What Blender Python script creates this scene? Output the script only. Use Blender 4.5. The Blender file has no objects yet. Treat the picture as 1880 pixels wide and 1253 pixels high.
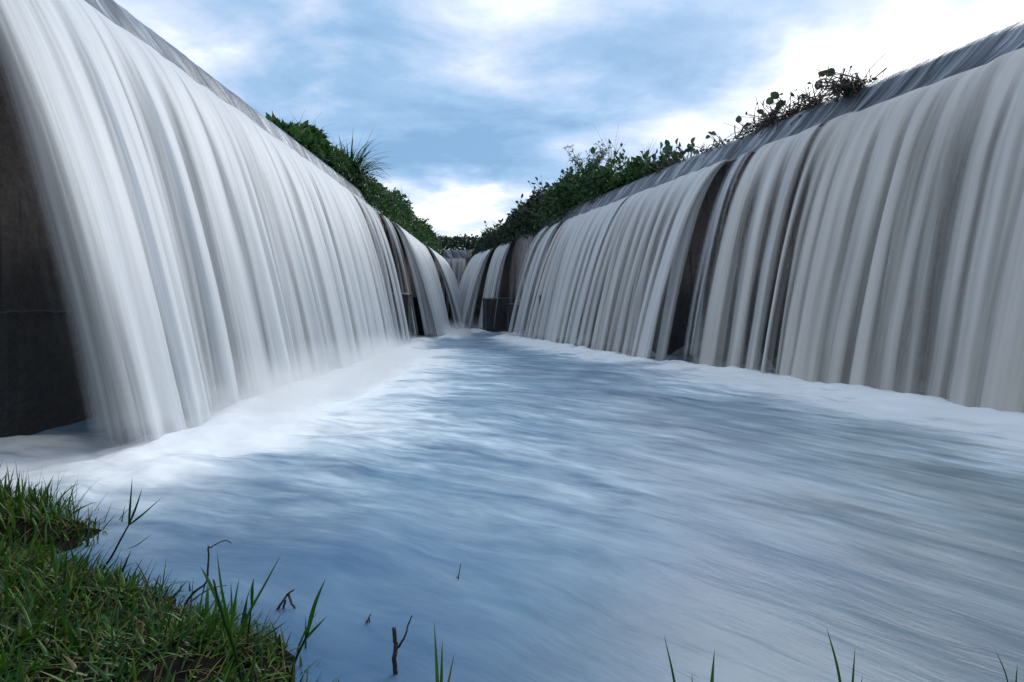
import bpy, math, random
import numpy as np
from mathutils import Vector

# ------------------------------------------------------------------ camera, sky, sun, exposure
S = bpy.context.scene
COL = S.collection
S.render.engine = 'CYCLES'
S.cycles.use_denoising = True
S.cycles.max_bounces = 10
S.cycles.diffuse_bounces = 3
S.cycles.transparent_max_bounces = 24
S.cycles.volume_bounces = 2
S.view_settings.view_transform = 'Standard'
S.view_settings.look = 'None'
S.view_settings.gamma = 1
S.view_settings.use_curve_mapping = False
S.view_settings.exposure = 0.56

F = 940.0; CX = 940.0; HY = 565.0; CZ = 1.2          # photograph's focal length, horizon row and eye height
cam = bpy.data.cameras.new('camera')
cam.sensor_width = 36.0
cam.lens = 36.0 * F / 1880.0
cam.shift_y = -(626.5 - HY) / 1880.0
cam.clip_start = 0.05
cam.clip_end = 3000
co = bpy.data.objects.new('camera', cam)
co.location = (0, 0, CZ)
co.rotation_euler = (math.pi / 2, 0, 0)
COL.objects.link(co)
S.camera = co

SUN_AZ, SUN_EL = math.radians(38), math.radians(34)
sun_dir = Vector((math.sin(SUN_AZ) * math.cos(SUN_EL), math.cos(SUN_AZ) * math.cos(SUN_EL), math.sin(SUN_EL)))
sl = bpy.data.lights.new('sun', 'SUN')
sl.energy = 1.7
sl.angle = math.radians(40)
sl.color = (1.0, 0.97, 0.93)
so = bpy.data.objects.new('sun', sl)
so.rotation_euler = (-sun_dir).to_track_quat('-Z', 'Y').to_euler()
COL.objects.link(so)


class NT:
    """a small wrapper to write node trees tersely"""
    def __init__(self, tree):
        self.t = tree
        self.t.nodes.clear()

    def n(self, kind, _ins=None, **props):
        nd = self.t.nodes.new(kind)
        for k, v in props.items():
            setattr(nd, k, v)
        for k, v in (_ins or {}).items():
            sock = nd.inputs[k]
            if isinstance(v, bpy.types.NodeSocket):
                self.t.links.new(v, sock)
            else:
                sock.default_value = v
        return nd

    def math(self, op, a, b=None, c=None, clamp=False):
        ins = {0: a}
        if b is not None: ins[1] = b
        if c is not None: ins[2] = c
        return self.n('ShaderNodeMath', ins, operation=op, use_clamp=clamp).outputs[0]

    def vmath(self, op, a, b=None, out=0):
        ins = {0: a}
        if b is not None: ins[1] = b
        return self.n('ShaderNodeVectorMath', ins, operation=op).outputs[out]

    def smooth(self, v, lo, hi, a=0.0, b=1.0):
        return self.n('ShaderNodeMapRange', {0: v, 1: lo, 2: hi, 3: a, 4: b}, interpolation_type='SMOOTHSTEP').outputs[0]

    def ramp(self, fac, stops, interp='LINEAR'):
        nd = self.n('ShaderNodeValToRGB', {0: fac})
        cr = nd.color_ramp
        cr.interpolation = interp
        while len(cr.elements) > 1: cr.elements.remove(cr.elements[-1])
        for i, (p, c) in enumerate(stops):
            e = cr.elements[0] if i == 0 else cr.elements.new(p)
            e.position = p
            e.color = (*c, 1) if len(c) == 3 else c
        return nd.outputs[0]

    def mix(self, fac, a, b):
        nd = self.n('ShaderNodeMix', data_type='RGBA')
        for sock, v in ((nd.inputs[0], fac), (nd.inputs[6], a), (nd.inputs[7], b)):
            if isinstance(v, bpy.types.NodeSocket): self.t.links.new(v, sock)
            else: sock.default_value = (*v, 1) if isinstance(v, tuple) and len(v) == 3 else v
        return nd.outputs[2]

    def noise(self, vec, scale, detail=3, rough=0.5, dist=0.0):
        return self.n('ShaderNodeTexNoise', {'Vector': vec, 'Scale': scale, 'Detail': detail, 'Roughness': rough, 'Distortion': dist}).outputs[0]

    def scale3(self, vec, s, loc=(0, 0, 0)):
        return self.n('ShaderNodeMapping', {'Vector': vec, 'Location': loc, 'Scale': s}).outputs[0]


W = bpy.data.worlds.new('World')
S.world = W
W.use_nodes = True
g = NT(W.node_tree)
tc = g.n('ShaderNodeTexCoord').outputs['Generated']
dirv = g.vmath('NORMALIZE', tc)
sep = g.n('ShaderNodeSeparateXYZ', {0: dirv})
zc = g.math('MAXIMUM', sep.outputs[2], 0.0)
# clouds lie on a flat deck overhead: project the direction on to it
den = g.math('ADD', zc, 0.16)
deck = g.n('ShaderNodeCombineXYZ', {0: g.math('DIVIDE', sep.outputs[0], den), 1: g.math('DIVIDE', sep.outputs[1], den), 2: 0.0}).outputs[0]
n1 = g.noise(g.scale3(deck, (0.75, 1.0, 1), (3.1, 1.7, 0)), 0.9, 6, 0.55, 0.5)
n2 = g.noise(g.scale3(deck, (1.0, 1.6, 1), (7.3, 4.2, 0)), 2.6, 5, 0.6, 0.3)


wn = g.n('ShaderNodeTexNoise', {'Vector': g.scale3(dirv, (1, 1, 1.8)), 'Scale': 4.5, 'Detail': 4, 'Roughness': .6}).outputs['Color']
dwarp = g.vmath('ADD', dirv, g.vmath('MULTIPLY', g.vmath('SUBTRACT', wn, (.5, .5, .5)), (.34, .0, .16)))


def blob(px, py, wx, wz, amp):
    """a soft patch of thicker or thinner cloud around one direction"""
    d = Vector(((px - CX) / F, 1, (HY - py) / F)).normalized()
    v = g.vmath('SUBTRACT', dwarp, tuple(d))
    v = g.vmath('MULTIPLY', v, (1 / wx, 0.9 / max(wx, wz), 1 / wz))
    return g.math('MULTIPLY', g.smooth(g.vmath('LENGTH', v, out=1), 1.0, 0.0), amp)


BLOBS = [(820, 385, .30, .085, .62), (1080, 395, .2, .08, .25), (1640, 170, .30, .16, .42), (1380, 190, .30, .08, .30), (1300, 330, .2, .10, .40),
         (1850, 60, .30, .25, .12), (340, 90, .15, .2, .10), (960, 5, .16, .06, .14), (520, 20, .12, .09, .22),
         (860, 285, .22, .065, -.28), (1010, 215, .40, .06, -.20), (760, 90, .26, .14, -.06), (560, 190, .25, .12, -.14),
         (1450, 15, .4, .10, -.16), (600, 110, .22, .12, -.14), (1240, 60, .28, .07, -.12), (1250, 120, .22, .07, -.10), (420, 130, .1, .1, .05), (810, 375, .07, .014, -.34)]
f = g.math('ADD', g.math('MULTIPLY', g.math('SUBTRACT', n1, 0.5), 1.5), g.math('MULTIPLY', g.math('SUBTRACT', n2, 0.5), 0.85))
f = g.math('ADD', f, 0.42)
back = g.smooth(sep.outputs[1], .15, -.5)
f = g.math('ADD', f, g.math('MULTIPLY', back, .10))        # unseen cloud behind the viewer, made paler to light the right falls
for b in BLOBS:
    f = g.math('ADD', f, blob(*b))
ccol = g.ramp(f, [(0.0, (.18, .335, .54)), (0.25, (.28, .44, .65)), (0.45, (.45, .56, .745)), (0.62, (.63, .71, .85)), (0.80, (.93, .96, 1.0)), (1.0, (1.0, 1.0, 1.0))])
ccol = g.mix(g.math('MULTIPLY', back, .75), ccol, (.50, .52, .55))
sky = g.n('ShaderNodeTexSky', sky_type='NISHITA')
sky.sun_disc = False
sky.sun_elevation = SUN_EL
sky.sun_rotation = SUN_AZ
bg_sky = g.n('ShaderNodeBackground', {0: sky.outputs[0], 1: 0.08})
bg_cl = g.n('ShaderNodeBackground', {0: ccol, 1: 0.95})
mixs = g.n('ShaderNodeMixShader', {0: 0.88, 1: bg_sky.outputs[0], 2: bg_cl.outputs[0]})
g.n('ShaderNodeOutputWorld', {0: mixs.outputs[0]})

# ------------------------------------------------------------------ helpers
R = random.Random(11)
NP = np.random.default_rng(5)


def sstep(x, a, b):
    t = np.clip((np.asarray(x, float) - a) / (b - a), 0, 1)
    return t * t * (3 - 2 * t)


_TAB = np.random.default_rng(77).random(8192)


def vn1(x, seed=0):
    x = np.asarray(x, float) + 1000.0 + seed * 37.31
    i = np.floor(x).astype(int); t = x - i; t = t * t * (3 - 2 * t)
    a = _TAB[(i * 7 + seed * 131) % 8192]; b = _TAB[((i + 1) * 7 + seed * 131) % 8192]
    return a + (b - a) * t


def vn2(x, y, seed=0):
    x, y = np.broadcast_arrays(np.asarray(x, float) + 500.3, np.asarray(y, float) + 500.7)
    i = np.floor(x).astype(int); j = np.floor(y).astype(int)
    tx = x - i; ty = y - j; tx = tx * tx * (3 - 2 * tx); ty = ty * ty * (3 - 2 * ty)
    h = lambda a, b: _TAB[(a * 173 + b * 3571 + seed * 911 + (a * b) % 97 * 31) % 8192]
    return (h(i, j) * (1 - tx) + h(i + 1, j) * tx) * (1 - ty) + (h(i, j + 1) * (1 - tx) + h(i + 1, j + 1) * tx) * ty


def fbm1(x, seed=0, o=3):
    return sum(vn1(np.asarray(x) * 2.07 ** k, seed + k) * 0.5 ** k for k in range(o)) / (2 - 0.5 ** (o - 1))


def fbm2(x, y, seed=0, o=4):
    return sum(vn2(np.asarray(x) * 2.03 ** k, np.asarray(y) * 2.03 ** k, seed + k) * 0.5 ** k for k in range(o)) / (2 - 0.5 ** (o - 1))


def empty(name, loc=(0, 0, 0)):
    o = bpy.data.objects.new(name, None)
    o.location = loc
    o.empty_display_size = 0.2
    COL.objects.link(o)
    return o


def tag(o, label=None, cat=None, group=None, kind=None):
    if label: o['label'] = label
    if cat: o['category'] = cat
    if group: o['group'] = group
    if kind: o['kind'] = kind
    return o


def mesh_obj(name, V, Fc, mat, parent=None, smooth=True, attrs=None, uv=None, origin=None):
    """V (n,3); Fc list of index arrays (quads and/or triangles); attrs {name: per-vertex floats}; world coordinates unless a parent sits elsewhere"""
    V = np.asarray(V, float)
    if parent is not None: V = V - np.array(parent.location)
    org = None
    if origin is not None and parent is None:
        org = np.array(origin, float); V = V - org
    me = bpy.data.meshes.new(name)
    loops, starts, tot = [], [], 0
    for fa in Fc:
        fa = np.asarray(fa, int)
        if fa.size == 0: continue
        k = fa.shape[1]
        loops.append(fa.ravel()); starts.append(tot + np.arange(len(fa)) * k); tot += fa.size
    loops = np.concatenate(loops); starts = np.concatenate(starts)
    me.vertices.add(len(V)); me.vertices.foreach_set('co', V.astype(np.float32).ravel())
    me.loops.add(len(loops)); me.loops.foreach_set('vertex_index', loops.astype(np.int32))
    me.polygons.add(len(starts)); me.polygons.foreach_set('loop_start', starts.astype(np.int32))
    me.update(calc_edges=True)
    if smooth: me.polygons.foreach_set('use_smooth', np.ones(len(starts), bool))
    for k, a in (attrs or {}).items():
        at = me.attributes.new(k, 'FLOAT', 'POINT'); at.data.foreach_set('value', np.asarray(a, np.float32).ravel())
    if uv is not None:
        ul = me.uv_layers.new(name='UVMap')
        ul.data.foreach_set('uv', np.asarray(uv, np.float32)[loops].ravel())
    me.materials.append(mat)
    me.validate()
    o = bpy.data.objects.new(name, me)
    COL.objects.link(o)
    if parent is not None: o.parent = parent
    if org is not None: o.location = org
    return o


def grid_faces(nu, nv):
    i, j = np.meshgrid(np.arange(nu - 1), np.arange(nv - 1), indexing='ij')
    a = (i * nv + j).ravel()
    return np.stack([a, a + nv, a + nv + 1, a + 1], 1)


class MB:
    """collects tubes, blades and leaves into one mesh"""
    def __init__(self):
        self.v, self.q, self.t, self.a, self.n = [], [], [], [], 0

    def add(self, V, quads=None, tris=None, tint=0.5):
        V = np.asarray(V, float)
        self.v.append(V)
        self.a.append(np.full(len(V), tint) if np.isscalar(tint) else np.asarray(tint, float))
        if quads is not None and len(quads): self.q.append(np.asarray(quads, int) + self.n)
        if tris is not None and len(tris): self.t.append(np.asarray(tris, int) + self.n)
        self.n += len(V)

    def tube(self, pts, r0, r1=None, sides=5, tint=0.5):
        P = np.asarray(pts, float); n = len(P)
        r1 = r0 if r1 is None else r1
        T = np.gradient(P, axis=0); T /= np.linalg.norm(T, axis=1)[:, None] + 1e-9
        up = np.array([0.31, 0.17, 0.94]) if abs(T[0][2]) < 0.8 else np.array([0.94, 0.3, 0.1])
        A = np.cross(T, up); A /= np.linalg.norm(A, axis=1)[:, None] + 1e-9
        B = np.cross(T, A)
        rad = np.linspace(r0, r1, n)
        th = np.linspace(0, 2 * math.pi, sides, endpoint=False)
        V = P[:, None] + rad[:, None, None] * (np.cos(th)[None, :, None] * A[:, None] + np.sin(th)[None, :, None] * B[:, None])
        V = V.reshape(-1, 3)
        q = []
        for i in range(n - 1):
            for s in range(sides):
                q.append((i * sides + s, i * sides + (s + 1) % sides, (i + 1) * sides + (s + 1) % sides, (i + 1) * sides + s))
        c = len(V)
        V = np.vstack([V, P[0], P[-1]])
        t = [(c, (s + 1) % sides, s) for s in range(sides)] + [(c + 1, (n - 1) * sides + s, (n - 1) * sides + (s + 1) % sides) for s in range(sides)]
        self.add(V, q, t, tint)

    def blade(self, pts, w, side, tint=0.5, fold=0.25, base=0.55):
        """a grass blade along pts, folded along its midrib"""
        P = np.asarray(pts, float); n = len(P)
        T = np.gradient(P, axis=0); T /= np.linalg.norm(T, axis=1)[:, None] + 1e-9
        sd = np.cross(T, np.cross(np.asarray(side, float), T)); sd /= np.linalg.norm(sd, axis=1)[:, None] + 1e-9
        nm = np.cross(T, sd)
        s = np.linspace(0, 1, n)
        ww = w * np.minimum(base + s * 1.6, 1.0) * (1 - s ** 2.2) + 0.0003
        L = P + sd * ww[:, None] * 0.5 + nm * ww[:, None] * fold
        Rr = P - sd * ww[:, None] * 0.5 + nm * ww[:, None] * fold
        V = np.stack([L, P, Rr], 1).reshape(-1, 3)
        q = []
        for i in range(n - 1):
            a = i * 3
            q += [(a, a + 1, a + 4, a + 3), (a + 1, a + 2, a + 5, a + 4)]
        self.add(V, q, None, tint)

    def paddle(self, base, d, nrm, L, w, tint=0.5, cup=0.25):
        """a rounded, cupped leaf with a short point"""
        d = np.asarray(d, float); d /= np.linalg.norm(d) + 1e-9
        nrm = np.asarray(nrm, float); nrm = nrm - d * nrm.dot(d); nrm /= np.linalg.norm(nrm) + 1e-9
        sd = np.cross(d, nrm)
        prof = [(0, .12), (.12, .62), (.35, 1.0), (.62, .9), (.85, .5), (1.0, .03)]
        V = []
        for s, ww in prof:
            c = np.asarray(base, float) + d * L * s + nrm * L * 0.18 * math.sin(s * 2.6)
            V += [c + sd * w * ww * .5 + nrm * w * cup * ww * .5, c, c - sd * w * ww * .5 + nrm * w * cup * ww * .5]
        q = []
        for i in range(len(prof) - 1):
            a = i * 3
            q += [(a, a + 1, a + 4, a + 3), (a + 1, a + 2, a + 5, a + 4)]
        self.add(V, q, None, tint)

    def leaves(self, P, D, L, w, tint, fold=0.3):
        """many pointed leaves at once: P base points, D directions"""
        n = len(P)
        D = D / (np.linalg.norm(D, axis=1)[:, None] + 1e-9)
        rnd = NP.normal(size=(n, 3))
        sd = np.cross(D, rnd); sd /= np.linalg.norm(sd, axis=1)[:, None] + 1e-9
        nm = np.cross(sd, D)
        L = np.broadcast_to(L, (n,))[:, None]; w = np.broadcast_to(w, (n,))[:, None]
        mid1 = P + D * L * .32; mid2 = P + D * L * .7 - nm * L * .05
        tip = P + D * L - nm * L * .16
        V = np.stack([P, mid1 + sd * w * .5 + nm * w * fold, mid1, mid1 - sd * w * .5 + nm * w * fold,
                      mid2 + sd * w * .34 + nm * w * fold * .7, mid2, mid2 - sd * w * .34 + nm * w * fold * .7, tip], 1).reshape(-1, 3)
        b = (np.arange(n) * 8)[:, None]
        q = np.concatenate([b + [1, 2, 5, 4], b + [2, 3, 6, 5]])
        t = np.concatenate([b + [0, 2, 1], b + [0, 3, 2], b + [4, 5, 7], b + [5, 6, 7]])
        self.add(V, q, t, np.repeat(np.broadcast_to(tint, (n,)), 8))

    def build(self, name, mat, parent=None, smooth=True, origin=None):
        V = np.concatenate(self.v)
        fc = []
        if self.q: fc.append(np.concatenate(self.q))
        if self.t: fc.append(np.concatenate(self.t))
        return mesh_obj(name, V, fc, mat, parent, smooth, {'tint': np.concatenate(self.a)}, None, origin)


def arc(p0, d, L, bend, n=5, sag=(0, 0, -1)):
    """points of a stem that leaves p0 along d and bends towards sag"""
    d = np.asarray(d, float); d /= np.linalg.norm(d)
    p = np.asarray(p0, float); out = [p.copy()]
    for i in range(n):
        d = d + np.asarray(sag, float) * bend / n
        d /= np.linalg.norm(d)
        p = p + d * L / n
        out.append(p.copy())
    return np.array(out)


def spline(pts, n=24):
    """a smooth curve through points"""
    P = np.asarray(pts, float)
    P = np.vstack([2 * P[0] - P[1], P, 2 * P[-1] - P[-2]])
    out = []
    m = len(P) - 3
    for k in range(n):
        u = k / (n - 1) * m
        i = min(int(u), m - 1); t = u - i
        a, b, c, d = P[i:i + 4]
        out.append(0.5 * (2 * b + (c - a) * t + (2 * a - 5 * b + 4 * c - d) * t * t + (3 * b - a - 3 * c + d) * t ** 3))
    return np.array(out)


def at(px, py, Y):
    return np.array([(px - CX) / F * Y, Y, CZ + (HY - py) / F * Y])


# ------------------------------------------------------------------ materials
def new_mat(name):
    m = bpy.data.materials.new(name)
    m.use_nodes = True
    return m, NT(m.node_tree)


def out(g, shader, disp=None, vol=None):
    o = g.n('ShaderNodeOutputMaterial')
    if shader is not None: g.t.links.new(shader, o.inputs[0])
    if vol is not None: g.t.links.new(vol, o.inputs[1])


def attr(g, name):
    return g.n('ShaderNodeAttribute', attribute_name=name).outputs['Fac']


def mat_curtain():
    m, g = new_mat('falling_water')
    uv = g.n('ShaderNodeUVMap', uv_map='UVMap').outputs[0]
    fine = g.noise(g.scale3(uv, (28, 0.4, 1)), 1.0, 3, 0.55)
    mid = g.noise(g.scale3(uv, (8, 0.35, 1), (5, 2, 0)), 1.0, 3, 0.5)
    d = attr(g, 'flow')
    a = g.math('ADD', d, g.math('MULTIPLY', g.math('SUBTRACT', mid, 0.5), 0.62))
    a = g.math('ADD', a, g.math('MULTIPLY', g.math('SUBTRACT', fine, 0.5), 0.34))
    a = g.math('MULTIPLY', g.smooth(a, 0.0, 1.0), 0.985)
    bmp = g.n('ShaderNodeBump', {'Height': g.math('ADD', g.math('MULTIPLY', mid, 1.0), g.math('MULTIPLY', fine, .35)), 'Strength': 0.25, 'Distance': 0.05}).outputs[0]
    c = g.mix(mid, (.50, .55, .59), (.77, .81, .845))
    c = g.mix(attr(g, 'silt'), c, g.mix(mid, (.46, .445, .415), (.76, .745, .705)))  # falls with a higher value turn a warmer grey
    dif = g.n('ShaderNodeBsdfDiffuse', {0: c, 'Normal': bmp}).outputs[0]
    tr = g.n('ShaderNodeBsdfTranslucent', {0: c, 'Normal': bmp}).outputs[0]
    b = g.n('ShaderNodeMixShader', {0: 0.12, 1: dif, 2: tr}).outputs[0]
    gl = g.n('ShaderNodeBsdfGlossy', {0: (1, 1, 1, 1), 'Roughness': 0.45, 'Normal': bmp}).outputs[0]
    b = g.n('ShaderNodeMixShader', {0: 0.06, 1: b, 2: gl}).outputs[0]
    t = g.n('ShaderNodeBsdfTransparent').outputs[0]
    out(g, g.n('ShaderNodeMixShader', {0: a, 1: t, 2: b}).outputs[0])
    return m


def mat_crest():
    m, g = new_mat('crest_water')
    uv = g.n('ShaderNodeUVMap', uv_map='UVMap').outputs[0]
    n1 = g.noise(g.scale3(uv, (6, .8, 1)), 1.0, 4, 0.55, 0.4)
    n2 = g.noise(g.scale3(uv, (24, 1.1, 1)), 1.0, 3, 0.55, 0.2)
    h = g.math('ADD', g.math('MULTIPLY', n1, .7), g.math('MULTIPLY', n2, .3))
    c = g.ramp(h, [(0.36, (.02, .027, .036)), (0.48, (.09, .11, .135)), (0.58, (.25, .29, .33)), (0.72, (.66, .71, .75))])
    bmp = g.n('ShaderNodeBump', {'Height': h, 'Strength': 0.4, 'Distance': 0.07}).outputs[0]
    p = g.n('ShaderNodeBsdfPrincipled', {'Base Color': c, 'Roughness': 0.28, 'IOR': 1.33, 'Normal': bmp})
    out(g, p.outputs[0])
    return m


def mat_pool():
    m, g = new_mat('pool_water')
    uv = g.n('ShaderNodeUVMap', uv_map='UVMap').outputs[0]
    pos = g.n('ShaderNodeNewGeometry').outputs['Position']
    big = g.noise(pos, 0.55, 4, 0.55, 0.6)
    s1 = g.noise(g.scale3(uv, (.8, 3.2, 1)), 1.0, 5, 0.55, 0.5)
    s2 = g.noise(g.scale3(uv, (2.2, 10, 1), (4, 9, 0)), 1.0, 4, 0.55, 0.5)
    s3 = g.noise(g.scale3(uv, (6, 34, 1), (14, 3, 0)), 1.0, 3, 0.55, 0.3)
    foam = attr(g, 'foam')
    milk = attr(g, 'milk')
    st = g.math('ADD', g.math('ADD', g.math('MULTIPLY', s1, .52), g.math('MULTIPLY', s2, .33)), g.math('MULTIPLY', s3, .15))
    # foam: the attribute lifts the threshold over which the streaks are white
    fo = g.math('ADD', g.math('MULTIPLY', foam, 1.1), g.math('MULTIPLY', g.math('SUBTRACT', st, 0.5), g.math('ADD', .7, g.math('MULTIPLY', milk, .9))))
    fo = g.smooth(fo, 0.05, 1.05)
    fo2 = g.math('MULTIPLY', g.smooth(st, 0.28, 0.74), milk)
    fo = g.math('ADD', fo, g.math('MULTIPLY', fo2, 0.70), clamp=True)
    silt = attr(g, 'silt')
    deep = g.mix(silt, (.032, .108, .225), (.085, .125, .135))  # the reflected sky's blue is put into the water's base colour
    deep2 = g.mix(g.smooth(big, .35, .7), deep, g.mix(silt, (.085, .215, .345), (.165, .225, .235)))
    c = g.mix(fo, deep2, g.mix(g.smooth(foam, .2, .8), (.62, .77, .85), (.88, .92, .94)))
    hb = g.math('ADD', g.math('MULTIPLY', s1, 1.0), g.math('ADD', g.math('MULTIPLY', s2, .45), g.math('MULTIPLY', s3, .12)))
    bmp = g.n('ShaderNodeBump', {'Height': hb, 'Strength': 0.22, 'Distance': 0.05}).outputs[0]
    p = g.n('ShaderNodeBsdfPrincipled', {'Base Color': c, 'Roughness': g.math('ADD', 0.34, g.math('MULTIPLY', fo, .4)), 'IOR': 1.4, 'Normal': bmp})
    out(g, p.outputs[0])
    return m


def mat_still():
    m, g = new_mat('river_water')
    pos = g.n('ShaderNodeNewGeometry').outputs['Position']
    n = g.noise(pos, 3.0, 3, 0.5)
    bmp = g.n('ShaderNodeBump', {'Height': n, 'Strength': 0.2, 'Distance': 0.05}).outputs[0]
    p = g.n('ShaderNodeBsdfPrincipled', {'Base Color': (.10, .12, .12, 1), 'Roughness': 0.12, 'IOR': 1.33, 'Normal': bmp})
    out(g, p.outputs[0])
    return m


def mat_concrete(name, base=(.19, .16, .148), wet=(.008, .012, .016), wet_top=1.75):
    m, g = new_mat(name)
    pos = g.n('ShaderNodeNewGeometry').outputs['Position']
    z = g.n('ShaderNodeSeparateXYZ', {0: pos}).outputs[2]
    n1 = g.noise(pos, 1.4, 5, 0.62)
    n2 = g.noise(pos, 9.0, 5, 0.7)
    n3 = g.noise(pos, 38.0, 3, 0.7)
    run = g.noise(g.scale3(pos, (7, 7, 0.35)), 1.0, 4, 0.6)
    c = g.mix(n2, tuple(x * .22 for x in base), tuple(x * 2.0 for x in base))
    c = g.mix(g.smooth(run, .5, .72), c, (.02, .022, .024))
    c = g.mix(g.math('MULTIPLY', g.smooth(n1, .55, .72), .6), c, (.16, .085, .05))
    lime = g.noise(g.scale3(pos, (13, 13, 0.22), (3, 8, 1)), 1.0, 3, 0.5)
    c = g.mix(g.math('MULTIPLY', g.smooth(lime, .60, .78), .45), c, (.30, .29, .27))
    zz = g.math('ADD', z, g.math('MULTIPLY', g.math('SUBTRACT', run, .5), 1.6))
    w = g.smooth(zz, wet_top + 0.5, wet_top - 0.5)
    c = g.mix(g.math('MULTIPLY', w, .88), c, g.mix(run, wet, tuple(x * 2.2 for x in wet)))
    h = g.math('ADD', g.math('MULTIPLY', n2, 1.0), g.math('MULTIPLY', n3, .5))
    bmp = g.n('ShaderNodeBump', {'Height': h, 'Strength': 1.0, 'Distance': 0.09}).outputs[0]
    p = g.n('ShaderNodeBsdfPrincipled', {'Base Color': c, 'Roughness': g.math('SUBTRACT', .75, g.math('MULTIPLY', w, .35)), 'Normal': bmp})
    out(g, p.outputs[0])
    return m


def mat_leaf(name, stops, rough=0.42, trans=0.3, spec=0.5):
    m, g = new_mat(name)
    t = attr(g, 'tint')
    c = g.ramp(t, stops)
    pos = g.n('ShaderNodeNewGeometry').outputs['Position']
    n = g.noise(pos, 14.0, 3, .6)
    c = g.mix(g.math('MULTIPLY', n, .5), c, g.mix(.6, c, (.015, .03, .012)))
    p = g.n('ShaderNodeBsdfPrincipled', {'Base Color': c, 'Roughness': rough, 'Specular IOR Level': spec}).outputs[0]
    tr = g.n('ShaderNodeBsdfTranslucent', {0: c}).outputs[0]
    out(g, g.n('ShaderNodeMixShader', {0: trans, 1: p, 2: tr}).outputs[0])
    return m


def mat_plain(name, a, b, scale=20, rough=.7, bump=.4, spec=.5):
    m, g = new_mat(name)
    pos = g.n('ShaderNodeNewGeometry').outputs['Position']
    n = g.noise(pos, scale, 4, .6)
    c = g.mix(g.smooth(n, .3, .7), a, b)
    bmp = g.n('ShaderNodeBump', {'Height': n, 'Strength': bump, 'Distance': 0.02}).outputs[0]
    out(g, g.n('ShaderNodeBsdfPrincipled', {'Base Color': c, 'Roughness': rough, 'Specular IOR Level': spec, 'Normal': bmp}).outputs[0])
    return m


def spray_mat(h, y0, y1):
    """airborne droplets, densest at the water and thinning upwards in wisps"""
    m, g = new_mat('spray')
    pos = g.n('ShaderNodeNewGeometry').outputs['Position']
    sp = g.n('ShaderNodeSeparateXYZ', {0: pos})
    z = sp.outputs[2]
    w = g.noise(pos, 2.2, 2, .5)
    fd = min(2.2, (y1 - y0) * .48)
    ends = g.math('MULTIPLY', g.smooth(sp.outputs[1], y0, y0 + fd), g.math('SUBTRACT', 1.0, g.smooth(sp.outputs[1], y1 - fd, y1)))
    w2 = g.math('MULTIPLY', g.smooth(w, .25, .75), ends if y1 - y0 > .6 else 1.0)
    fall = g.math('POWER', g.math('SUBTRACT', 1.0, g.math('DIVIDE', z, h), clamp=True), 2.4)
    d = g.math('MULTIPLY', g.math('MULTIPLY', fall, 3.6), w2)
    v = g.n('ShaderNodeVolumeScatter', {0: (.97, .985, 1.0, 1), 1: d, 2: 0.0}).outputs[0]
    out(g, None, vol=v)
    m.cycles.volume_step_rate = 1.0
    return m


M_CURT = mat_curtain(); M_CREST = mat_crest(); M_POOL = mat_pool(); M_STILL = mat_still()
M_WALL = mat_concrete('stained_concrete'); M_BLOCK = mat_concrete('dark_block_concrete', (.05, .055, .06), (.012, .017, .022), 1.3)
M_LEAF = mat_leaf('creeper_leaf', [(0, (.008, .028, .012)), (.35, (.022, .080, .022)), (.7, (.060, .155, .036)), (.93, (.115, .20, .055)), (1, (.16, .11, .04))])
M_HYA = mat_leaf('hyacinth_leaf', [(0, (.010, .020, .014)), (.5, (.022, .050, .026)), (.85, (.045, .085, .035)), (1, (.11, .06, .035))])
M_GRASS = mat_leaf('grass_leaf', [(0, (.008, .025, .007)), (.3, (.020, .085, .008)), (.62, (.055, .165, .010)), (.82, (.16, .23, .02)), (.92, (.20, .17, .07)), (1, (.13, .075, .04))], .3, .32, .35)
M_REED = mat_leaf('dead_reed', [(0, (.018, .014, .014)), (.5, (.06, .045, .042)), (.85, (.16, .13, .12)), (1, (.13, .05, .035))], .45, .1)
M_TWIG = mat_plain('wet_twig_bark', (.012, .009, .010), (.035, .024, .022), 60, .5)
M_MUD = mat_plain('wet_mud', (.004, .004, .004), (.012, .010, .008), 9, .9, .8, .08)
M_EARTH = mat_plain('earth', (.05, .06, .03), (.09, .08, .05), .5, .9)

# ------------------------------------------------------------------ the weir: plan of the three walls
LIP = 4.44            # height of the lip of the weir over the pool
LX = -4.6             # face of the left wall
EY = 34.0             # face of the end wall
RX0, RK = 8.748, 0.35


def left_pt(Y): return np.stack([np.full_like(np.asarray(Y, float), LX), np.asarray(Y, float)], -1)
def right_pt(Y): Y = np.asarray(Y, float); return np.stack([RX0 - RK * Y, Y], -1)
def end_pt(X): X = np.asarray(X, float); return np.stack([X, np.full_like(X, EY)], -1)


N_L = np.array([1.0, 0.0]); N_R = np.array([-1, -RK]) / math.hypot(1, RK); N_E = np.array([0.0, -1.0])
def yl(px): return -LX * F / (CX - px)
def yr(px): return RX0 / ((px - CX) / F + RK)
def xe(px): return (px - CX) / F * EY


PROFILE = [(0.0, -1.5), (0.0, 1.13), (-.07, 1.19), (-.07, LIP - .12), (0.0, LIP - .05), (-.06, LIP + .06), (-.22, LIP + .385), (-.42, LIP + .575), (-.75, LIP + .62), (-1.5, LIP + .62), (-1.5, -1.5)]


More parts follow.
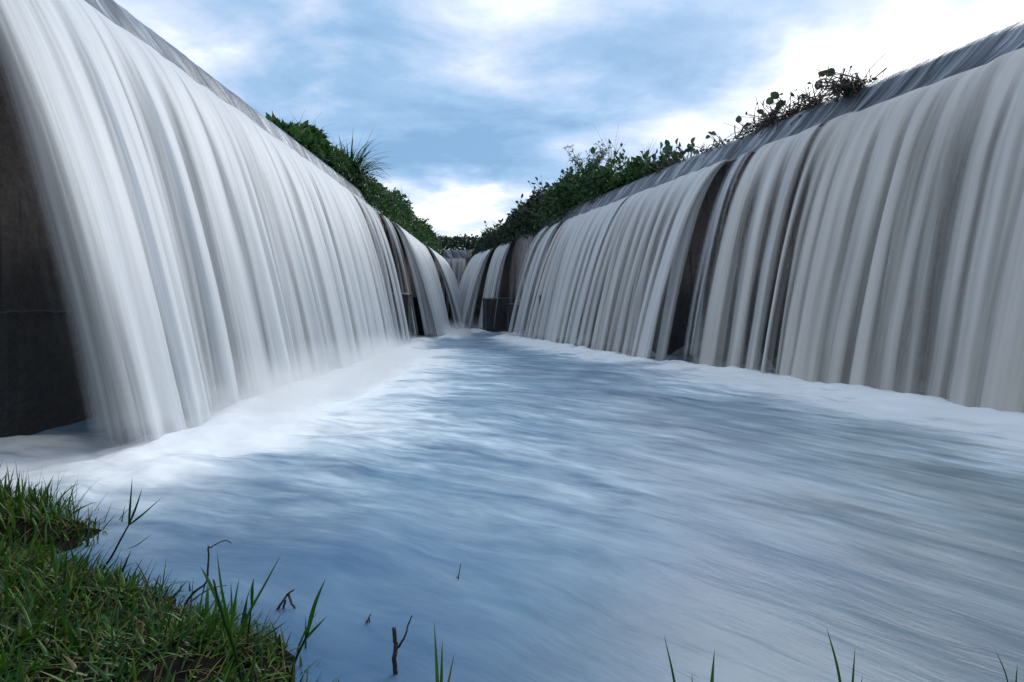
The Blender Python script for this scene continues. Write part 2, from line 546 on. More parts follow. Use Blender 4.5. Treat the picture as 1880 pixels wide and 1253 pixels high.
def weir_wall(name, ptf, nrm, s, label, rough=0.02):
    base = ptf(s)
    prof = []
    for (a, b), (c, d) in zip(PROFILE[:-1], PROFILE[1:]):
        k = max(1, int(math.hypot(a - c, b - d) / 0.22)) if b < LIP or d < LIP else 1
        prof += [(a + (c - a) * i / k, b + (d - b) * i / k) for i in range(k)]
    prof.append(PROFILE[-1])
    prof = np.array(prof)
    nu, nv = len(s), len(prof)
    o = prof[None, :, 0] + (fbm2(np.asarray(s)[:, None] * 2.3, prof[None, :, 1] * 2.3, 3) - .5) * rough * 2 * (prof[None, :, 1] < LIP - .1)
    V = np.zeros((nu, nv, 3))
    V[..., :2] = base[:, None] + nrm * o[..., None]
    V[..., 2] = prof[None, :, 1]
    f = grid_faces(nu, nv)
    c0 = np.arange(nv)[None]; c1 = ((nu - 1) * nv + np.arange(nv))[None, ::-1]
    ob = mesh_obj(name, V.reshape(-1, 3), [f, c0, c1], M_WALL, None, False, origin=(*base[nu // 2], 0))
    return tag(ob, label, 'weir wall')


weir_wall('weir_wall', left_pt, N_L, np.linspace(-14, 35.5, 180), 'dark stained concrete weir wall behind the wide white curtain on the left')
weir_wall('weir_wall', right_pt, N_R, np.linspace(-14, 34.0, 180), 'dark concrete weir wall slanting away behind the grey waterfalls on the right')
weir_wall('weir_wall', end_pt, N_E, np.linspace(LX, RX0 - RK * EY + .5, 20), 'short dark end wall closing the far end of the channel')

mb = MB()
yy = np.arange(1.5, 8, .03)
for i in range(0, len(yy) - 12, 9):
    k = slice(i, i + 12)
    mb.tube(np.stack([LX + .006 + .02 * vn1(yy[k] * 9, 3), yy[k], 1.165 + .035 * (fbm1(yy[k] * 11, 5, 3) - .5)], 1), .004 + .008 * R.random(), .006, 5, .5)
mb.build('ledge_drip', M_CREST, bpy.data.objects['weir_wall'])

# the ground under everything and the river dammed up behind the walls
gx, gy = np.meshgrid(np.linspace(-900, 900, 40), np.linspace(-900, 900, 40), indexing='ij')
tag(mesh_obj('ground', np.stack([gx, gy, np.full_like(gx, -1.4)], -1).reshape(-1, 3), [grid_faces(40, 40)], M_EARTH), kind='structure')
zr = LIP + .628
lw = LX - .80; ew = EY + .80
rb = right_pt([-14, 34.9]) - N_R * .80
poly = [(lw, -14), (lw, ew), (rb[1][0], ew), (rb[0][0], -14), (400, -14), (400, 500), (-400, 500), (-400, -14)]
Vr = np.array([(x, y, zr) for x, y in poly])
tag(mesh_obj('river', Vr, [np.array([[0, 1, 6, 7]]), np.array([[1, 2, 5, 6]]), np.array([[2, 3, 4, 5]])], M_STILL, None, False), kind='structure')

# ------------------------------------------------------------------ the waterfalls
LAND = []         # landing points (x, y, strength, reach) for the pool's foam


def waterfall(ptf, nrm, s0, s1, throw, drift, label, seed, dens=.95, thin=.5, sharp=(.12, .12), nu=None, nv=44, spray=.5, reach=1.0, group=None, rib=1.0, crest=True, wide=1.0, silt=0.0, fq=3.0, ext=(0, 0)):
    """one sheet of water: crest_sheet runs down the rounded crest, curtain leaves the lip and falls to the pool"""
    lo, hi = min(s0, s1), max(s0, s1)
    length = hi - lo
    base = ptf(np.array([(lo + hi) / 2]))[0]
    root = empty('waterfall', (base[0], base[1], 0))
    tag(root, label, 'waterfall', group)
    nu = nu or int(min(700, max(24, length / .022)))
    out2 = nrm * throw + drift
    outn = out2 / np.linalg.norm(out2)
    perp = np.array([-outn[1], outn[0]])
    VV, FF, DD, UU = [], [], [], []
    n0 = 0
    for layer in range(2):
        s = np.linspace(lo, hi, nu)
        t = np.linspace(0, 1, nv) ** .85
        S2, T2 = s[:, None], t[None, :]
        sd = seed * 10 + layer * 5
        # the strands: broad folds, ribs and fine threads, deepening as the water falls
        q = S2 + (fbm2(S2 * .9, T2 * 1.2, sd) - .5) * .30 * T2
        sg = seed * 10
        q2 = q + layer * .05
        f1 = fbm1(q2 * 1.25, sg + 1, 2); f3 = fbm1(q2 * 8.0, sg + 3, 1)
        ph = q2 * fq * .75 + 3.0 * fbm1(q2 * .75, sg + 2, 3)
        f2 = (.5 + .5 * np.sin(2 * math.pi * ph)) * (.35 + .65 * vn1(q2 * 1.7, sg + 4)) * .8 + .2 * fbm1(q2 * 5.0, sg + 5, 2)
        amp = .25 + .75 * sstep(T2, 0, .5)
        rr = ((.5 - f1) * .36 * (.5 + .5 * wide) + (.45 - f2) * .17 + (.5 - f3) * .10) * amp * rib
        thr = (1 - .16 * layer) * (1 + (fbm1(q * .45, sd + 7, 2) - .5) * .22)
        a = .14
        drop = (LIP - .045 + .15) * (a * T2 + (1 - a) * T2 ** 2)
        start = .034 - .03 * layer
        b = ptf(s)
        V = np.zeros((nu, nv, 3))
        V[..., 0] = b[:, None, 0] + nrm[0] * start + out2[0] * T2 * thr + outn[0] * rr * T2 ** .6
        V[..., 1] = b[:, None, 1] + nrm[1] * start + out2[1] * T2 * thr + outn[1] * rr * T2 ** .6
        lat = (fbm1(q * 1.7, sd + 9, 2) - .5) * .34 * T2
        V[..., 0] += perp[0] * lat; V[..., 1] += perp[1] * lat
        V[..., 2] = LIP + .035 - .02 * layer - drop + (vn1(s * 5, sd) - .5)[:, None] * .05 * (1 - T2) ** 2
        # how much water there is: gaps open between the strands lower down
        gap = (1 - wide * sstep(f1, .48, .80)) * (1 - .95 * sstep(f2, .22, .82)) * (1 - .40 * sstep(f3, .45, .95))
        D = dens - thin * (1 - gap) * (.22 + .78 * sstep(T2, 0.02, .6)) - .10 * layer
        D = D - .6 * max(0.0, 1 - 1.6 * silt) * sstep(T2, .955, 1.0)
        e0, e1 = sharp
        D = D * (.25 + .75 * sstep(T2, .0, .012 + .03 * vn1(q * 6, sg + 8)))
        wob = (fbm1(T2 * 2.2, sd + 15, 2) - .5) * .08
        D = D * sstep(S2 - lo + wob, -.02, e0) * sstep(hi - S2 + wob, -.02, e1)
        D = D - (1 - sstep(S2 - lo, 0, e0 * 2.4)) * .25 - (1 - sstep(hi - S2, 0, e1 * 2.4)) * .25
        VV.append(V.reshape(-1, 3)); DD.append(np.broadcast_to(D, (nu, nv)).ravel())
        UU.append(np.stack([np.broadcast_to(q, (nu, nv)).ravel() + layer * 31.7 + seed * 5.1, np.broadcast_to(T2, (nu, nv)).ravel() * 4.4], 1))
        FF.append(grid_faces(nu, nv) + n0); n0 += nu * nv
        if layer == 0:
            k = max(1, int(.12 / max(length / nu, 1e-6)))
            for i in range(0, nu, k):
                LAND.append((V[i, -1, 0], V[i, -1, 1], float(np.clip(np.broadcast_to(D, (nu, nv))[i, -8], 0, 1)), reach, outn[0], outn[1]))
            edge = V[:, -1, :2].copy()
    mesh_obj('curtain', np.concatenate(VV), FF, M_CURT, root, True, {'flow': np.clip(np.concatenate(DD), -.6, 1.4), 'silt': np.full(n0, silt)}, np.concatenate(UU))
    if crest:
        pc = np.array([(-.80, LIP + .632), (-.60, LIP + .63), (-.44, LIP + .60), (-.32, LIP + .52), (-.22, LIP + .42), (-.12, LIP + .23), (-.05, LIP + .085), (-.01, LIP + .015), (.006, LIP - .02)])
        kk = np.linspace(0, 1, 26)
        si = np.linspace(0, 1, len(pc))
        po, pz = np.interp(kk, si, pc[:, 0]), np.interp(kk, si, pc[:, 1])
        nc = int(max(16, length / .045))
        s = np.linspace(lo - ext[0], hi + ext[1], nc)
        b = ptf(s)
        h = .028 + (fbm2(s[:, None] * 4, kk[None] * 2.0, 40) - .5) * .07 * sstep(kk, .15, .5)[None] + (fbm2(s[:, None] * 14, kk[None] * 2.5, 41) - .5) * .009
        rag = (fbm1(s * 2.2, 44, 3) - .5)[:, None] * .13 * sstep(kk, .5, 1)[None]
        V = np.zeros((nc, 26, 3))
        V[..., :2] = b[:, None] + nrm * (po[None] + h * .7 + rag * .25)[..., None]
        V[..., 2] = pz[None] + h * .7 * (1 - .5 * sstep(kk, .7, 1))[None] - rag
        uv = np.stack([np.broadcast_to(s[:, None], (nc, 26)).ravel() - (kk[None] * .75 + 0 * s[:, None]).ravel(), np.broadcast_to(kk[None] * 1.2, (nc, 26)).ravel()], 1)
        mesh_obj('crest_sheet', V.reshape(-1, 3), [grid_faces(nc, 26)], M_CREST, root, True, None, uv)
    if spray > 0:
        # a low bank of spray standing where the curtain meets the pool
        idx = np.linspace(0, nu - 1, max(10, int(length / .12))).astype(int)
        E = edge[idx]
        kw = 9 if len(E) > 12 else 3
        ker = np.ones(kw) / kw
        for c in range(2):
            E[:, c] = np.convolve(np.pad(E[:, c], kw // 2, mode='edge'), ker, 'valid')
        m = len(E)
        th = np.linspace(0, math.pi, 17)
        tp = min(14, m / 2)
        en = sstep(np.arange(m) + .3, 0, tp) * sstep(m - .7 - np.arange(m), 0, tp)
        hh = spray * 1.9 * (.8 + .4 * fbm1(np.arange(m) * .12, seed + 60, 2)) * (.04 + .96 * en)
        wd = .62 + spray * .9
        V = np.zeros((m, 17, 3))
        V[..., :2] = E[:, None] + outn * (np.cos(th)[None] * (wd * (.6 + .4 * en))[:, None] * (.85 + .3 * fbm1(np.arange(m) * .15, seed + 61, 2))[:, None] + .12)[..., None]
        V[..., 2] = -.06 + np.sin(th)[None] * hh[:, None]
        close = np.stack([np.arange(m - 1) * 17, np.arange(m - 1) * 17 + 16, np.arange(1, m) * 17 + 16, np.arange(1, m) * 17], 1)
        # distance out from the middle of the bank, 0 at its heart and 1 at its skin: the spray thins towards the skin
        mesh_obj('spray', V.reshape(-1, 3), [grid_faces(m, 17), close, np.arange(17)[None, ::-1], ((m - 1) * 17 + np.arange(17))[None]], spray_mat(spray * 1.9 * 1.1, E[:, 1].min() - .02, E[:, 1].max() + .02), root, True)
    return root


def dict_of(*a, **kw): return a, kw


DL = np.array([0.0, .38]); DR = np.array([0.0, .50])
G1 = 'narrow side falls'
FALLS = []
FALLS.append(dict_of(left_pt, N_L, 3.3, yl(628), 1.45, DL, 'widest white waterfall curtain filling the left side', 1, dens=1.10, thin=.74, wide=.6, silt=.15, sharp=(.75, .10), spray=.42, reach=2.6, rib=.6))
FALLS.append(dict_of(left_pt, N_L, yl(636), yl(680), 1.25, DL, 'thin ribbon waterfall just past the widest left curtain', 2, dens=.72, thin=.75, spray=.2))
FALLS.append(dict_of(left_pt, N_L, yl(693), yl(709), 1.2, DL, 'second thin ribbon waterfall in front of the hanging vines', 3, dens=.62, thin=.65, spray=.15))
FALLS.append(dict_of(left_pt, N_L, yl(713), yl(757), 1.8, DL, 'bright arching waterfall between the two left concrete blocks', 4, dens=1.05, thin=.35, spray=.4, reach=1.2))
FALLS.append(dict_of(left_pt, N_L, yl(758), yl(774), 1.3, DL, 'faint narrow waterfall over the farther left concrete block', 5, dens=.75, thin=.5, spray=.25))
FALLS.append(dict_of(left_pt, N_L, yl(776), yl(801), 2.0, DL, 'farthest arching waterfall on the left beside the end wall', 6, dens=1.05, thin=.35, spray=.5, reach=1.2))
FALLS.append(dict_of(end_pt, N_E, xe(808), xe(868), .5, np.array([0., 0.]), 'thin pale strands of water down the far end wall', 7, dens=.62, thin=.6, spray=.4))
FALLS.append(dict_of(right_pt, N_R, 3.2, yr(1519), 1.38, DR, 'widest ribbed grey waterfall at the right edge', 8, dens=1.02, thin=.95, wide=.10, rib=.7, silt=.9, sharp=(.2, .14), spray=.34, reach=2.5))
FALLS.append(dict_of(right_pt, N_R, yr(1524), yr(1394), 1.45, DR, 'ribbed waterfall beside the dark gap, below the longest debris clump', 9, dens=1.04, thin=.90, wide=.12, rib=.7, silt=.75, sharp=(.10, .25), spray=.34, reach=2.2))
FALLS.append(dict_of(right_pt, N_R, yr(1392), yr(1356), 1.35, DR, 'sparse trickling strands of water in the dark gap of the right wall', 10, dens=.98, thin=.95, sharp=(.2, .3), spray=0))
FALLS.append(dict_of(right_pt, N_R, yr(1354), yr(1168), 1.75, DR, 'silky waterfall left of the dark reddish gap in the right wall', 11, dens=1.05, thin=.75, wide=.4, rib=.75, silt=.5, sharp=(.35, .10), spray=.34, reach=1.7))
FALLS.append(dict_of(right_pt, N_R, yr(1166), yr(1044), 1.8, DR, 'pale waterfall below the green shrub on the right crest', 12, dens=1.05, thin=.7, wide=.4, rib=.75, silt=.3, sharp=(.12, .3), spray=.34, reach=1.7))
FALLS.append(dict_of(right_pt, N_R, yr(1038), yr(1022), 1.9, DR, 'slim waterfall jet right of the dark bare wall', 13, dens=.95, thin=.4, spray=.2))
FALLS.append(dict_of(right_pt, N_R, yr(1016), yr(1000), 1.6, DR, 'slim veil of water nearest to the dark bare wall', 14, dens=.8, thin=.5, spray=.2))
FALLS.append(dict_of(right_pt, N_R, yr(990), yr(950), .35, DR * .2, 'barely wet trickle down the dark bare wall', 15, dens=.32, thin=.5, spray=0))
FALLS.append(dict_of(right_pt, N_R, yr(946), yr(917), 1.2, DR * .6, 'broken streaky waterfall over the largest dark concrete block', 16, dens=.85, thin=.6, spray=.25))
FALLS.append(dict_of(right_pt, N_R, yr(914), yr(878), 1.8, DR * .6, 'farthest arching waterfall on the right beside the end wall', 17, dens=1.05, thin=.4, spray=.4, reach=1.2))

for wall in (left_pt, right_pt, end_pt):
    row = sorted((q for q in FALLS if q[0][0] is wall), key=lambda q: min(q[0][2:4]))
    for k, (a, kw) in enumerate(row):
        lo, hi = min(a[2:4]), max(a[2:4])          # the film on the crest runs on without a break from fall to fall
        e0 = (lo - max(row[k - 1][0][2:4])) / 2 if k else 0.0
        e1 = (min(row[k + 1][0][2:4]) - hi) / 2 if k + 1 < len(row) else 0.0
        waterfall(*a, ext=(e0, e1), **kw)

# ------------------------------------------------------------------ the pool
for x, y in ((-3.3, 3.75), (-3.55, 3.6), (-3.9, 3.55), (-4.2, 3.6), (-4.4, 3.9), (-4.3, 4.4), (-3.0, 3.6), (-2.8, 3.75)):
    LAND.append((x, y, .5, 1.1, .6, -.3))       # the end of the left fall washes round in front of the bare wall
LANDA = np.array(LAND)
ys = np.concatenate([np.linspace(-14, .6, 24)[:-1], .6 + (np.linspace(0, 1, 430) ** 2.0) * (EY - .6 + .0)])
xs = np.concatenate([np.linspace(-4.62, -3.2, 40)[:-1], np.linspace(-3.2, 4.5, 260)[:-1], np.linspace(4.5, 14, 120)])
PX, PY = np.meshgrid(xs, ys, indexing='ij')
foam = np.zeros_like(PX); rise = np.zeros_like(PX)
sh = PX.shape
fx, fy = PX.ravel(), PY.ravel()
fo_ = np.zeros(len(fx)); ri_ = np.zeros(len(fx))
for x, y, st, reach, ox, oy in LANDA:
    dx, dy = fx - x, fy - y
    al = dx * ox + dy * oy           # metres past the landing line
    la = -dx * oy + dy * ox
    far = np.where(al > 0, al / (.75 * reach), -al / .55)
    f_ = (.62 + .45 * st) * np.exp(-far ** 2 * .8 - (la / (.28 + .25 * np.abs(al))) ** 2)
    fo_ = np.maximum(fo_, f_)
    ri_ = np.maximum(ri_, np.exp(-((al - .18) / .35) ** 2 - (la / .3) ** 2))
foam = np.clip(fo_.reshape(sh) * (.62 + .72 * fbm2(PX * 1.3, PY * 1.3, 27)), 0, 1.2); rise = ri_.reshape(sh)
# the current: it leaves the left fall to the right and turns towards the viewer
th = np.radians(-8 - 42 * np.clip((PX + 2.2) / 4.6, 0, 1))
xg = np.linspace(-6, 15, 2000)
tg = np.radians(-8 - 42 * np.clip((xg + 2.2) / 4.6, 0, 1))
Fi = np.concatenate([[0], np.cumsum(np.tan(tg[:-1]) * np.diff(xg))])
Si = np.concatenate([[0], np.cumsum(np.diff(xg) / np.cos(tg[:-1]))])
psi = (PY - np.interp(PX, xg, Fi)) * .8
sal = np.interp(PX, xg, Si)
near = sstep(PY, 11, 5)
wob = fbm2(PX * .8, PY * .8, 21) - .5
wave = (fbm2(sal * .8, psi * 2.6, 22) - .5) * .05 + (fbm2(sal * 2.6, psi * 9, 24) - .5) * .014
calm = .35 + .65 * sstep(PY + .3 * PX, 1.4, 4.0)
wave = wave * calm
up = rise * (.03 + .09 * fbm2(PX * 2.2, PY * 2.2, 26)) + foam * (.01 + .16 * np.clip(fbm2(PX * 1.6, PY * 1.6, 29) - .35, 0, 1) + .05 * (fbm2(PX * 5, PY * 5, 30) - .5))
silt = .9 * sstep(PX - .35 * (PY - 3) + wob * 2.5, -.6, 4.2) * sstep(PY, 13, 5)  # colour grade put into the pool: greyer towards the right
milk = np.clip(.35 + .65 * sstep(fbm2(PX * .55, PY * .55, 28), .35, .65), 0, 1) * sstep(PY + wob + .35 * PX, 1.1, 3.6)
milk = np.clip(milk * .62 + .32 * sstep(PY, 4.5, 8) +  .5 * np.exp(-((PX + .9) / 2.2) ** 2 - ((PY - 6.5) / 3.0) ** 2) + .6 * np.exp(-((PX - .1 - .35 * (5 - PY)) / 1.6) ** 2 - ((PY - 4.2) / 1.5) ** 2), 0, 1)
Vp = np.stack([PX, PY, wave - .02 + up], -1).reshape(-1, 3)
tag(mesh_obj('water', Vp, [grid_faces(*sh)], M_POOL, None, True, {'foam': foam.ravel(), 'silt': silt.ravel(), 'milk': milk.ravel()},
             np.stack([sal.ravel(), psi.ravel() + wob.ravel() * .25], 1)), kind='structure')

# ------------------------------------------------------------------ concrete blocks at the foot of the walls
def rough_block(c, along, nrm, la, depth, h, label, stub=False, name='concrete_block'):
    """a chamfered, slightly uneven block standing against the wall"""
    al = np.asarray(along, float); n = np.asarray(nrm, float)
    n_ = 14
    us = np.linspace(-la / 2, la / 2, n_); ws = np.linspace(-.08, depth, n_); zs = np.linspace(-1.2, h, n_)
    V, Fq = [], []
    cnt = 0
    def face(fn):
        nonlocal cnt
        P = np.array([[fn(a, b) for b in np.linspace(0, 1, n_)] for a in np.linspace(0, 1, n_)]).reshape(-1, 3)
        V.append(P); Fq.append(grid_faces(n_, n_) + cnt); cnt += n_ * n_
    U = lambda a: -la / 2 + la * a
    Dp = lambda a: -.08 + (depth + .08) * a
    Z = lambda a: -1.2 + (h + 1.2) * a
    face(lambda a, b: (U(a), Dp(1), Z(b))); face(lambda a, b: (U(0), Dp(a), Z(b))); face(lambda a, b: (U(1), Dp(1 - a), Z(b)))
    face(lambda a, b: (U(a), Dp(1 - b), Z(1)))
    P = np.concatenate(V)
    ch = .03
    # round the outer edges a little
    eu = np.clip((np.abs(P[:, 0]) - (la / 2 - ch)) / ch, 0, 1); ed = np.clip((P[:, 1] - (depth - ch)) / ch, 0, 1); ez = np.clip((P[:, 2] - (h - ch)) / ch, 0, 1)
    P[:, 1] -= ed * np.maximum(eu, ez) * ch * .5; P[:, 2] -= ez * np.maximum(eu, ed) * ch * .5
    jit = (fbm2(P[:, 0] * 5 + P[:, 2] * 3, P[:, 1] * 5 + P[:, 2] * 2, 31) - .5) * .035
    P[:, 1] += jit * ed; P[:, 2] += jit * ez
    wp = np.zeros_like(P)
    wp[:, :2] = np.asarray(c)[None] + P[:, :1] * al + P[:, 1:2] * n
    wp[:, 2] = P[:, 2]
    root = empty(name, (c[0], c[1], 0))
    tag(root, label, 'concrete block')
    mesh_obj('body', wp, Fq, M_BLOCK, root, False)
    # the film of water that splashes on its top
    nn = 12
    a, b = np.meshgrid(np.linspace(-.5, .5, nn), np.linspace(0, 1, nn), indexing='ij')
    F2 = np.zeros((nn, nn, 3))
    F2[..., :2] = np.asarray(c) + (a * (la + .06))[..., None] * al + (b * (depth + .03))[..., None] * n
    F2[..., 2] = h + .012 + .035 * fbm2(a * 9, b * 9, 33) * (1 - np.abs(a * 2) ** 4) - .03 * (np.abs(a) > .49) - .03 * (b > .99)
    mesh_obj('water_film', F2.reshape(-1, 3), [grid_faces(nn, nn)], M_CREST, root, True, None, np.stack([a.ravel() * 2, b.ravel()], 1))
    if stub:
        mb = MB(); p = np.array([c[0], c[1], h]) + np.array([*(n * depth * .45), 0]); mb.tube([p, p + [0.01, 0, .06], p + [0, .01, .12]], .02, .015)
        mb.build('iron_stub', M_TWIG, root)
    return root


AL_R = np.array([-RK, 1]) / math.hypot(1, RK)
rough_block((LX, 17.1), (0, 1), N_L, .55, 1.2, 1.65, 'dark concrete block with an iron stub past the widest left curtain', stub=True)
rough_block((LX, 22.3), (0, 1), N_L, .55, 1.2, 1.65, 'farther left concrete block veiled by a faint narrow waterfall')
rough_block((RX0 - RK * 18.9, 18.9), AL_R, N_R, .55, 1.25, 1.63, 'slim dark concrete block beside the right waterfall jets')
rough_block((RX0 - RK * 25.3, 25.3), AL_R, N_R, .75, 1.3, 1.65, 'largest dark concrete block at the foot of the far right wall')
rough_block((RX0 - RK * 24.0, 24.0), AL_R, N_R, 1.6, .45, 1.35, 'low dark concrete ledge beside the largest block')

# ------------------------------------------------------------------ plants on the crests
CR = LIP + .58


def crest_point(side, Y, back):
    p = (left_pt if side == 'L' else right_pt)(np.array([Y]))[0] - (N_L if side == 'L' else N_R) * back
    return p


def bush(side, Y, length, back0, back1, height, label, n=1500, leaf=.15, seed=1, overhang=0.0, tall=0, mat=None, group=None, paddles=0, name='creeper_bush', tint0=.1, tint1=.75, cat='bush'):
    """a mound of leaves lying along the crest: foliage of separate leaves over a tangle of stems"""
    rg = np.random.default_rng(seed)
    c = crest_point(side, Y, (back0 + back1) / 2)
    nr = N_L if side == 'L' else N_R
    al = np.array([0, 1.0]) if side == 'L' else AL_R
    root = empty(name, (c[0], c[1], CR))
    tag(root, label, cat, group)
    u = rg.uniform(-.5, .5, n) ; w = rg.uniform(0, 1, n)
    height *= 1.55; leaf *= 1.15; n = int(n * 1.25)
    u = rg.uniform(-.5, .5, n) ; w = rg.uniform(0, 1, n)
    top = height * (.22 + 1.1 * fbm2(u * length * 1.3 + seed * 3.1, w * 2.2 + seed, 50 + seed)) * (1 - (np.abs(u) * 2) ** 3.0 * .6) * (.45 + .55 * np.sin(np.clip(w * 1.25, 0, 1) * math.pi * .5 + .25))
    zf = rg.uniform(0, 1, n) ** .55
    back = back0 + (back1 - back0) * w
    surf = np.interp(back, [-.2, 0, .22, .42, .8], [LIP - .4, LIP, LIP + .385, LIP + .575, LIP + .62])
    Q = np.zeros((n, 3))
    Q[:, :2] = crest_point(side, Y, 0)[None] + al * (u * length)[:, None] - nr * back[:, None]
    Q[:, 2] = surf + top * zf - .03
    if overhang > 0:
        k = w < .3
        Q[k, 2] -= overhang * rg.random(k.sum()) * fbm1(u[k] * length * 2.2, seed + 3)
        Q[k, :2] += nr * .12
    D = rg.normal(size=(n, 3)) * .7 + np.array([0, 0, .35])
    D[:, :2] += nr * .35
    mb = MB()
    tint = np.clip(tint0 + (tint1 - tint0) * (rg.random(n) * .55 + .45 * fbm2(u * length * 2.6, zf * 3, seed + 70)), 0, 1)
    mb.leaves(Q, D, leaf * rg.uniform(.55, 1.25, n), leaf * rg.uniform(.35, .62, n), tint)
    for i in range(int(paddles * 2.2)):
        k = rg.integers(n)
        p = Q[k] * [1, 1, 0] + [0, 0, surf[k] + top[k] * .9]
        st = arc(p, (rg.normal() * .35, rg.normal() * .35, 1), rg.uniform(.15, .5), rg.uniform(.1, .8), 4)
        mb.tube(st, .010, .007, 4, .15)
        mb.paddle(st[-1], st[-1] - st[-2] + rg.normal(size=3) * .03, rg.normal(size=3), rg.uniform(.15, .27), rg.uniform(.12, .2), rg.uniform(.1, .5))
    mb.build('foliage', mat or M_LEAF, root)
    gb = MB()
    for i in range(int(22 * max(1, length))):
        k = rg.integers(n); a = rg.uniform(0, 6.28)
        p = Q[k] * [1, 1, 0] + [0, 0, surf[k] + top[k] * rg.uniform(.2, .85)]
        gb.blade(arc(p, (math.cos(a) * .5, math.sin(a) * .5, 1), rg.uniform(.25, .85) * (.6 + .5 * height), rg.uniform(.3, 1.8), 6), rg.uniform(.012, .024), (math.sin(a), -math.cos(a), .1), rg.uniform(.05, .9))
    gb.build('grass_blades', M_GRASS, root)
    sb = MB()
    for i in range(int(26 * max(1, length))):
        k = rg.integers(n)
        p = Q[k] * [1, 1, 0] + [0, 0, surf[k] - .02]
        sb.tube(arc(p, (rg.normal() * .6, rg.normal() * .6, .8), top[k] * rg.uniform(.6, 1.05) + .1, rg.uniform(.2, 1.4), 4), .012, .005, 4, rg.uniform(0, .7))
    sb.build('stems', M_REED, root)
    return root


def tuft(p, n, L, w, label, seed, spread=.5, bend=.9, mat=None, name='grass_tuft', cat='grass tuft', group=None, tint=(.05, .5), seeds=False):
    rg = np.random.default_rng(seed)
    root = empty(name, tuple(p))
    tag(root, label, cat, group)
    mb = MB()
    for i in range(n):
        a = rg.uniform(0, 2 * math.pi); sp = spread * rg.uniform(.1, 1)
        b = np.asarray(p) + [math.cos(a) * .05 * rg.random() * n ** .5 * .4, math.sin(a) * .05 * rg.random() * n ** .5 * .4, -.03]
        pts = arc(b, (math.cos(a) * sp, math.sin(a) * sp, 1), L * rg.uniform(.55, 1.1), bend * rg.uniform(.3, 1.5), 7)
        mb.blade(pts, w * rg.uniform(.6, 1.2), (math.sin(a), -math.cos(a), .1), rg.uniform(*tint))
    mb.build('blades', mat or M_GRASS, root)
    if seeds:
        sb = MB()
        for i in range(3):
            a = rg.uniform(0, 6.28)
            pts = arc(p, (math.cos(a) * .3, math.sin(a) * .3, 1), L * rg.uniform(1.1, 1.4), rg.uniform(.5, 1.4), 7)
            sb.tube(pts, .006, .003, 4, .6)
        sb.build('seed_stalks', M_REED, root)
    return root


# left crest, from near to far
LB = [(12.3, 1.2, .55, 1.2, .34, 'low dark leafy creeper where greenery starts on the left crest', 700, .22),
      (13.6, 1.7, .5, 1.4, .62, 'dense dark green mound with the broadest leaves on the left crest', 1300, .25),
      (15.3, 1.9, .35, 1.3, .62, 'green creeper mound at the foot of the long grass tuft', 1700, .14),
      (17.3, 2.2, .05, 1.3, .62, 'olive creeper mound behind the long grass tuft', 1900, .13),
      (19.8, 2.8, -.05, 1.4, .68, 'creeper with browned stems trailing above the thin ribbon waterfalls', 1900, .14),
      (22.8, 3.2, -.08, 1.5, .85, 'bright green creeper above the arching waterfall between the left blocks', 1900, .16),
      (26.4, 4.0, -.10, 1.6, .80, 'rounded green creeper past the arching left waterfall', 1900, .17),
      (30.4, 4.4, -.10, 1.8, .85, 'farthest green creeper on the left crest hanging near the end wall', 1900, .19)]
for i, (Y, ln, b0, b1, h, lab, n, lf) in enumerate(LB):
    bush('L', Y, ln, b0, b1, h * (1.0 if i == 0 else 1.28), lab, int(n * 1.15), lf, seed=100 + i, overhang=.0 if i < 3 else .6, paddles=0 if i < 3 else 1, tint1=1.0)
p = crest_point('L', 16.6, .7)
tuft((p[0], p[1], CR + .35), 260, 1.75, .034, 'long arching grass tuft against the sky on the left crest', 7, .8, 2.3, tint=(.0, .35))
p = crest_point('L', 11.0, .6)
tuft((p[0], p[1], CR), 6, .32, .012, 'tiny lone sprig of grass on the left water crest', 8, .5, .4, tint=(0, .3))
p = crest_point('L', 13.4, .9)
tuft((p[0], p[1], CR + .45), 12, .5, .010, 'wispy bent grass stalks over the broad-leaved left mound', 9, .5, .9, tint=(.0, .4))
p = crest_point('L', 26.5, .9)
tuft((p[0], p[1], CR + .7), 7, .8, .012, 'dry wispy stalk above the far left creeper', 10, .4, 1.1, mat=M_REED, tint=(.4, .9))

# vines hanging over the left lip
for k, (px0, L, lab) in enumerate([(668, 1.5, 'dark vine strands hanging beside the widest left curtain'), (694, 1.2, 'dark vine strands hanging between the two thin ribbon waterfalls'),
                                   (711, 1.9, 'longest dark vine strands hanging at the arching left waterfall'), (762, .7, 'short looped vine hanging at the far left falls')]):
    Y = yl(px0); mb = MB(); rg = np.random.default_rng(300 + k)
    for i in range(9):
        q = crest_point('L', Y + rg.normal() * .25, .1)
        pts = [(q[0], q[1], LIP + .15)]
        x = .12
        for j in range(7):
            pts.append((q[0] + x + rg.normal() * .03, q[1] + rg.normal() * .06, LIP + .02 - L * rg.uniform(.8, 1) * (j + 1) / 7))
        mb.tube(spline(pts, 12), .018, .008, 4, rg.uniform(0, .5))
    o = mb.build('vine', M_REED, None, origin=(LX, Y, LIP))
    tag(o, lab, 'vine')

